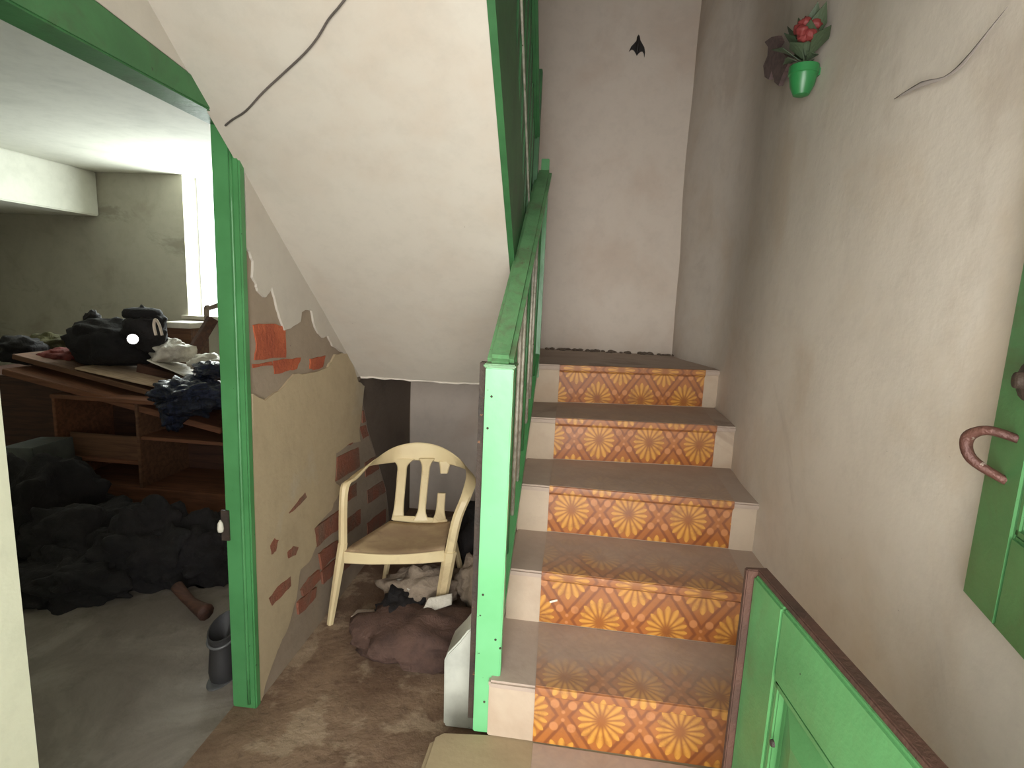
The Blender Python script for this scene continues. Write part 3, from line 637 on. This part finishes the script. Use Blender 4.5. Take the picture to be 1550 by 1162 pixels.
heap('bag', (-.36, 2.70, .12), (.15, .22, .22), 'cloth_black', 'dark bag behind the chair beside the stair side', 'bag', 8)
bm = BM(); sheet(bm, [atY(600, 878, 2.22), atY(662, 858, 2.3), atY(662, 878, 2.25), atY(620, 893, 2.16)], 16, 8, .012, 4, .004, 9)
at_base('plastic_sheet', bm, 'cloth_white', smooth=True, label='crumpled whitish plastic sheet under the chair seat', cat='plastic sheet')
bm = BM(); sheet(bm, [atY(634, 932, 2.04), atY(683, 915, 2.12), atY(684, 898, 2.14), atY(648, 905, 2.1)], 12, 8, .006, 9, .004, 9)
at_base('paper', bm, 'cloth_white', smooth=True, label='white paper piece by the front leg of the chair', cat='paper')
bm = BM(); sheet(bm, [Vector((-.86, 2.13, .008)), Vector((-.77, 2.15, .008)), Vector((-.77, 2.19, .012)), Vector((-.85, 2.18, .012))], 8, 6, .006, 14, .003, 9)
at_base('paper', bm, 'paper', smooth=True, label='small pinkish paper lying between the chair legs', cat='paper')
bm = BM(); sheet(bm, [atY(676, 862, 2.5), atY(725, 850, 2.45), atY(725, 900, 2.3), atY(690, 905, 2.3)], 14, 14, .02, 21, .004, 7)
at_base('plastic_sheet', bm, 'cloth_grey', smooth=True, label='greyish plastic sheet crumpled right beside the green post', cat='plastic sheet')
# jerrycan
jc = empty('jerrycan', (-.25, 1.66, 0), label='cloudy white plastic jerrycan standing behind the green post', cat='jerrycan')
bm = BM(); prof = [(-.335, .006), (-.325, 0), (-.178, 0), (-.17, .006), (-.168, .24), (-.172, .262), (-.20, .30), (-.215, .345), (-.24, .36), (-.262, .353), (-.29, .31), (-.328, .262), (-.338, .235)]
prism(bm, [(x, 1.60, z) for x, z in prof], (0, .13, 0)); link('body', bm, 'jerrycan', jc, bevel=.012, smooth=True)
bm = BM(); lathe(bm, (-.228, 1.665, .352), [(.022, 0), (.022, .012), (.026, .013), (.026, .034), (.023, .037), (.002, .038)], 16); link('cap', bm, 'jerrycan', jc, smooth='auto')

# ================================================================== cable, ornaments
def onsoff(x, y, off=.006):
    d_ = ray(x, y); t_ = (.985+SLOPE*2.51-off-EYE)/(d_.z+SLOPE*d_.y); return EYEV+d_*t_
bm = BM(); P = [onsoff(*q) for q in ((341, 190), (352, 181), (372, 168), (398, 140), (428, 112), (460, 82), (480, 58), (497, 30), (512, 12), (526, -6))]
tube(bm, P, .0028, 6, 5); at_base('electric_cable', bm, 'cable', smooth=True, label='thin grey cable strung across the sloping white soffit', cat='cable')
# swallow ornament on back wall
c = atY(965, 70, YB-.008); s = .0041
bird = [(0, -14), (2, -12), (3.2, -7), (6, -3), (9.5, 2), (11, 8), (10.5, 14), (9.2, 9), (7, 6.5), (4.5, 7), (2.2, 9), (0, 12), (-2, 9), (-4.5, 5.5), (-7.5, 4), (-11.5, 7), (-9, 1), (-5, -3), (-1.6, -7), (-1.8, -11)]
bd = empty('bird_ornament', c, label='small black swallow-shaped ornament high on the back wall', cat='ornament')
bm = BM(); prism(bm, [c+Vector((x*s*.95, 0, -y*s)) for x, y in bird], (0, -.006, 0)); link('wings', bm, 'black_paint', bd)
bm = BM(); lump(bm, c+Vector((0, -.012, .005)), (.010, .012, .045), .05, 2, 3, fold=0); link('body', bm, 'black_paint', bd, smooth=True)
# flower pot on right wall
pc = atX(1216, 112, XR-.04); print('pot', pc)
fp = empty('wall_flowerpot', pc+Vector((0, 0, -.06)), label='little green wall pot with a faded red artificial flower', cat='flowerpot')
bm = BM(); lathe(bm, pc+Vector((0, 0, -.062)), [(.012, 0), (.022, .004), (.033, .028), (.038, .058), (.041, .060), (.041, .082), (.037, .084), (.033, .078), (.004, .075)], 22); link('pot', bm, 'pot_green', fp, smooth='auto')
bm = BM(); box(bm, pc+Vector((.02, -.010, -.005)), pc+Vector((.055, .010, .015))); link('bracket', bm, 'pot_green', fp)
top = pc+Vector((0, 0, .03)); random.seed(5)
for i in range(26):
    a = i*2.4; el = random.uniform(.15, 1.2); ln = random.uniform(.09, .17); dv = Vector((cos(a)*cos(el)*.6, sin(a)*cos(el), sin(el))); dv.x = min(dv.x, .12)
    e = top+dv*ln; side = dv.cross(Zv); side = side.normalized() if side.length > .01 else Vector((0, 1, 0)); m_ = top.lerp(e, .6)
    bm = BM(); P = [top+dv*.02, m_+side*.024+Zv*.006, e-Zv*.012, m_-side*.024+Zv*.006]; v = [bm.verts.new(p) for p in P]; bm.faces.new(v)
    bmesh.ops.subdivide_edges(bm, edges=bm.edges[:], cuts=2, use_grid_fill=True); solid(bm, geom=bm.faces[:], thickness=.0015); link('leaf', bm, 'leaf', fp)
fc = atX(1222, 47, XR-.06)
bm = BM(); tube(bm, [top, top.lerp(fc, .5)+Vector((-.01, 0, 0)), fc], .003, 6, 4); link('stem', bm, 'leaf', fp)
for i in range(9):
    a = i*2*pi/9; rr = .022 if i else 0; o_ = CR*(cos(a)*rr)+CU*(sin(a)*rr*.8)-CF*(.012 if i % 2 else 0); bm = BM(); lump(bm, fc+o_, (.016, .016, .014), .3, i, 3, fold=.15); link('petal', bm, 'flower_red', fp, smooth=True)
oc = atX(1172, 92, XR-.02)
orn = [(-4, -38), (5, -40), (9, -30), (4, -22), (16, -8), (20, 4), (12, 22), (6, 40), (0, 34), (-4, 16), (-8, 30), (-14, 26), (-16, 8), (-10, -8), (-9, -22), (-14, -30)]
q_ = [atX(1172+x*1.05, 92+y*.95, XR-.02) for x, y in orn]
bm = BM(); prism(bm, q_, (.014, 0, 0)); at_base('wall_ornament', bm, 'wood_ornament', label='dusky carved ornament on the wall beside the flowerpot', cat='ornament')

# ================================================================== SIDE ROOM CLUTTER
CY = 2.9
L0 = atY(82, 605, CY); R0 = atY(205, 608, CY); zt = (L0.z+R0.z)/2; xl = L0.x; xm = R0.x; xr = xm+(xm-xl)*1.25; dep = .42
cb = empty('open_cabinet', ((xl+xr)/2, CY+dep/2, 0), label='reddish wooden open-fronted cabinet buried in clutter in the side room', cat='cabinet')
print('cab', xl, xm, xr, zt)
def cbx(n_, a, b, mat='wood_cab'): link(n_, box(BM(), a, b), mat, cb, bevel=.003)
zs = atY(210, 666, CY).z; zb_ = atY(210, 738, CY).z; zl = atY(140, 700, CY).z; zk = atY(210, 772, CY).z
cbx('side_panel', (xl-.02, CY, 0), (xl, CY+dep, zt)); cbx('side_panel', (xr, CY, 0), (xr+.02, CY+dep, zt)); cbx('divider', (xm-.01, CY, zb_), (xm+.01, CY+dep, zt), 'wood_edge')
cbx('top_board', (xl-.02, CY-.01, zt), (xr+.02, CY+dep, zt+.022)); cbx('back_panel', (xl, CY+dep-.012, 0), (xr, CY+dep, zt), 'wood_dark')
cbx('shelf', (xm+.01, CY+.01, zs), (xr, CY+dep-.012, zs+.02)); cbx('shelf', (xl, CY+.02, zl), (xm-.01, CY+dep-.012, zl+.018)); cbx('lit_panel', (xl+.03, CY+.05, zl+.018), (xm-.02, CY+.065, atY(140, 660, CY).z), 'wood_edge')  # paler board in the left bay stands in for the lit back panel
cbx('bottom_board', (xl, CY, zb_-.02), (xr, CY+dep-.012, zb_)); cbx('kick_board', (xl, CY+.01, zk), (xr, CY+.03, zb_-.02)); cbx('lower_board', (xl, CY, zk-.06), (xr, CY+dep-.012, zk-.04), 'wood_dark')
# planks and tabletops lying askew over it
def plank(name, a, b, w, h, mat, label, cat='plank', tilt=0):
    bm = BM(); a, b = Vector(a), Vector(b); d_ = (b-a).normalized(); up_ = Vector((0, -sin(tilt), cos(tilt))); beam(bm, a, b, w, h, up=up_); return at_base(name, bm, mat, bevel=.003, label=label, cat=cat)
plank('plank', atY(20, 560, 2.98)+Vector((0, .1, 0)), atY(345, 648, 2.98)+Vector((0, .1, 0)), .34, .035, 'wood_cab', 'long reddish plank sloping over the open cabinet')
plank('tabletop', atY(30, 538, 3.05)+Vector((0, .16, .0)), atY(262, 600, 3.05)+Vector((0, .16, .0)), .42, .030, 'wood_edge', 'brown tabletop slab lying askew on the clutter', 'tabletop')
plank('board', atY(128, 559, 3.08)+Vector((0, .10, .016)), atY(256, 588, 3.08)+Vector((0, .10, .016)), .34, .012, 'wood_pale', 'pale board catching light below the black bundle', 'board')
plank('board', atY(212, 556, 3.22)+Vector((0, .08, 0)), atY(286, 577, 3.22)+Vector((0, .08, 0)), .22, .055, 'wood_dark', 'thick dark brown board under the white sheets', 'board')
plank('plank', atY(284, 545, 3.35), atY(322, 482, 3.5), .05, .06, 'wood_dark', 'dark brown plank leaning up toward the bright window')
c = atY(267, 492, 3.62); ct = empty('crate', (c.x, c.y+.1, zt+.022), label='brown crate with a white top rim beyond the black bundle', cat='crate')
link('body', box(BM(), (c.x-.10, c.y, zt+.022), (c.x+.10, c.y+.2, c.z-.02)), 'wood_edge', ct, bevel=.004)
link('rim', box(BM(), (c.x-.105, c.y-.006, c.z-.02), (c.x+.105, c.y+.206, c.z+.018)), 'white_trim', ct, bevel=.004)
plank('tin_box', atY(34, 690, 2.75), atY(84, 690, 2.75), .25, .16, 'grey_box', 'grey tin box at the left end of the cabinet', 'box')
# black bundle with a cap, strap and a glowing stand-in for a bright reflection
c = atY(172, 520, 3.25); heap('bundle', c, (.26, .2, .16), 'cloth_black', 'large black cloth bundle on top of the side room clutter', 'bundle', 31, floor=c.z-.13, amp=.25)
c = atY(222, 500, 3.22); heap('bundle', c, (.12, .12, .13), 'cloth_black', 'upright black bundle behind the glowing glint', 'bundle', 33, floor=c.z-.15, amp=.2)
c = atY(140, 488, 3.3); heap('cloth', c, (.045, .05, .07), 'cloth_black', 'small dark cloth tuft behind the black bundle', 'cloth', 36, floor=c.z-.1)
cp = empty('cap', atY(216, 478, 3.22), label='dark peaked cap on the upright black bundle', cat='cap')
bm = BM(); lathe(bm, cp.location, [(.105, -.012), (.112, .0), (.112, .022), (.10, .040), (.06, .050), (.005, .053)], 20)
for v in bm.verts: v.co.y = cp.location.y+(v.co.y-cp.location.y)*.9
link('crown', bm, 'cloth_black', cp, smooth=True)
bm = BM(); q = cp.location; prism(bm, [q+Vector(p) for p in ((.03, -.09, -.012), (.08, -.10, -.016), (.125, -.07, -.02), (.13, -.02, -.02), (.10, .0, -.012), (.05, -.05, -.01))], (0, 0, .006)); link('peak', bm, 'cloth_black', cp)
c = atY(238, 492, 3.13); bm = BM(); tube(bm, [c+Vector((-.012, 0, -.06)), c+Vector((-.014, -.01, .0)), c+Vector((0, -.012, .035)), c+Vector((.014, 0, .0)), c+Vector((.02, .01, -.06))], .008, 8, 5)
at_base('strap', bm, 'paper', smooth=True, label='pinkish looped strap hanging below the dark cap', cat='strap')
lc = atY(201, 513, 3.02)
lp = empty('glint', lc, label='small glowing disc standing in for a white reflection by the black bundle', cat='glint')
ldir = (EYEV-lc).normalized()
bm = BM(); lathe(bm, lc-ldir*.06, [(.010, 0), (.014, .03), (.030, .052), (.032, .060), (.029, .061), (.002, .056)], 20, axis=ldir); link('glint_back', bm, 'black_paint', lp, smooth='auto')  # made-up black cup behind the glowing disc
bm = BM(); lathe(bm, lc, [(.028, 0), (.025, .005), (.002, .008)], 20, axis=ldir); link('lens', bm, 'glint', lp, smooth=True)  # glowing disc in place of a reflected highlight
l = bpy.data.lights.new('glint_spill', 'POINT'); l.energy = .35; l.shadow_soft_size = .03; l.color = (1, .98, .9)  # added point light, spill around the glowing reflection
lo = bpy.data.objects.new('glint_spill', l); COL.objects.link(lo); lo.parent = lp; lo.location = ldir*.05
# sheets and bags
c = atY(262, 532, 3.3); bm = BM(); lump(bm, c, (.13, .12, .075), .3, 41, 4, 2.5, floor=c.z-.06, fold=.2); at_base('sheet', bm, 'cloth_white', smooth=True, label='crumpled white sheet beside the upright black bundle', cat='sheet')
c = atY(318, 552, 3.25); bm = BM(); lump(bm, c, (.11, .12, .07), .3, 43, 4, 2.5, floor=c.z-.06, fold=.2); at_base('sheet', bm, 'cloth_white', smooth=True, label='crumpled white sheet tucked against the green door jamb', cat='sheet')
bm = BM(); sheet(bm, [atY(222, 545, 3.1), atY(285, 572, 3.1), atY(300, 556, 3.4), atY(236, 540, 3.4)], 14, 8, .006, 17, .004, 5); at_base('paper', bm, 'cloth_white', smooth=True, label='flat pale paper on the thick dark board', cat='paper')
c = atY(286, 600, 2.78); bm = BM(); lump(bm, c, (.19, .14, .10), .3, 45, 5, 2.4, fold=.22)
at_base('plastic_bag', bm, 'plastic_navy', smooth=True, label='large shiny navy plastic bag drooping over the cabinet', cat='plastic bag')
c = atY(262, 622, 2.76); bm = BM(); lump(bm, c, (.07, .06, .10), .3, 48, 4, 2.4, fold=.22)
at_base('plastic_bag', bm, 'plastic_navy', smooth=True, label='black plastic bag hanging down before the cabinet divider', cat='plastic bag')
c = atY(320, 561, 2.9); bm = BM(); lump(bm, c, (.09, .08, .05), .3, 50, 4, 2.4, fold=.22)
at_base('plastic_bag', bm, 'plastic_navy', smooth=True, label='small navy plastic bag on top, next to the jamb', cat='plastic bag')
c = atY(92, 540, 3.2); heap('cloth', c, (.11, .1, .05), 'cloth_red', 'dull red cloth at the left of the black bundle', 'cloth', 53, floor=c.z-.04)
c = atY(80, 522, 3.5); heap('cloth', c, (.19, .14, .08), 'cloth_olive', 'olive cloth heap behind the red cloth', 'cloth', 55, floor=c.z-.08)
c = atY(35, 530, 3.3); heap('cloth', c, (.14, .14, .09), 'cloth_black', 'dark cloth heap nearest the whitewashed wall end', 'cloth', 57, floor=c.z-.1)
# pale bent chair arm in front of window
bm = BM(); tube(bm, [atY(313, 484, 3.5), atY(313, 466, 3.5), atY(318, 466, 3.5), atY(330, 462, 3.5), atY(350, 459, 3.5)], [.014, .018, .014, .016, .018], 10, 5)
at_base('bent_pipe', bm, 'cloth_grey', smooth=True, label='pale bent pipe standing before the bright window', cat='pipe')
# support under the upper clutter
bm = BM(); box(bm, (-4.2, CY+dep+.03, 0), (-2.0, CY+dep+.65, zt+.02)); at_base('table_block', bm, 'wood_dark', label='dark wooden chest behind the open cabinet', cat='chest', bevel=.01)
# dark heap on the floor
H_ = [((-2.35, 2.40, .08), (.34, .26, .20), 61), ((-1.98, 2.35, .08), (.30, .22, .24), 62), ((-1.72, 2.42, .06), (.22, .2, .20), 63), ((-2.15, 2.15, .04), (.28, .18, .11), 64), ((-2.45, 2.05, .03), (.30, .22, .10), 66), ((-2.7, 2.5, .1), (.3, .3, .3), 67)]
LB = ['black garment heap on the floor below the left of the cabinet', 'tallest black garment heap, on the floor before the cabinet', 'black garment heap on the floor nearest the green jamb', 'low black garment heap at the front middle of the pile', 'low dark garment heap spreading toward the whitewashed wall end', 'dark garment heap at the far left of the cabinet']
for (c_, r_, s_), lb in zip(H_, LB): heap('garment', c_, r_, 'cloth_black', lb, 'garment', s_, amp=.35, sub=5, freq=2.6, fold=.2)
a = atZ(312, 930, .03); b = atZ(268, 900, .05)
bm = BM(); tube(bm, [(a.x, a.y, .04), ((a.x+b.x)/2, (a.y+b.y)/2, .05), (b.x, b.y, .09)], [.035, .022, .026], 10, 5); at_base('turned_post', bm, 'wood_dark', smooth=True, label='turned dark wooden leg lying at the edge of the garments', cat='post')
# boot standing by the frame
bt = empty('boot', (-1.155, 1.69, 0), label='dark grey boot standing inside the doorway against the jamb', cat='boot')
q = Vector((-1.155, 1.69, 0))
bm = BM(); lathe(bm, q+Vector((0, .02, .012)), [(.046, 0), (.050, .03), (.047, .08), (.044, .12), (.047, .165), (.050, .185), (.045, .187), (.040, .165), (.003, .12)], 18)
for v in bm.verts:
    dy_ = v.co.y-q.y-.02; v.co.y = q.y+.02+dy_*1.3; v.co.z += dy_*.45*max(0, v.co.z-.1)/.09
link('shaft', bm, 'rubber', bt, smooth='auto')
bm = BM(); lump(bm, q+Vector((-.01, .08, .035)), (.042, .085, .042), .04, 70, 4, floor=.01, fold=0); link('foot', bm, 'rubber', bt, smooth=True)
bm = BM(); lump(bm, q+Vector((-.005, .05, .006)), (.048, .115, .012), .0, 70, 4, floor=0, fold=0); link('sole', bm, 'rubber_band', bt, smooth=True)
bm = BM(); tube(bm, [q+Vector((.049*cos(a_), .02+.063*sin(a_), .170+.02*sin(a_))) for a_ in [i*pi/4 for i in range(9)]], .005, 6, 3); link('trim_band', bm, 'rubber_band', bt, smooth=True)

for c_ in ([(1528, 10), (1500, 45), (1460, 95), (1430, 118), (1395, 128), (1355, 150)], ): crack(c_)
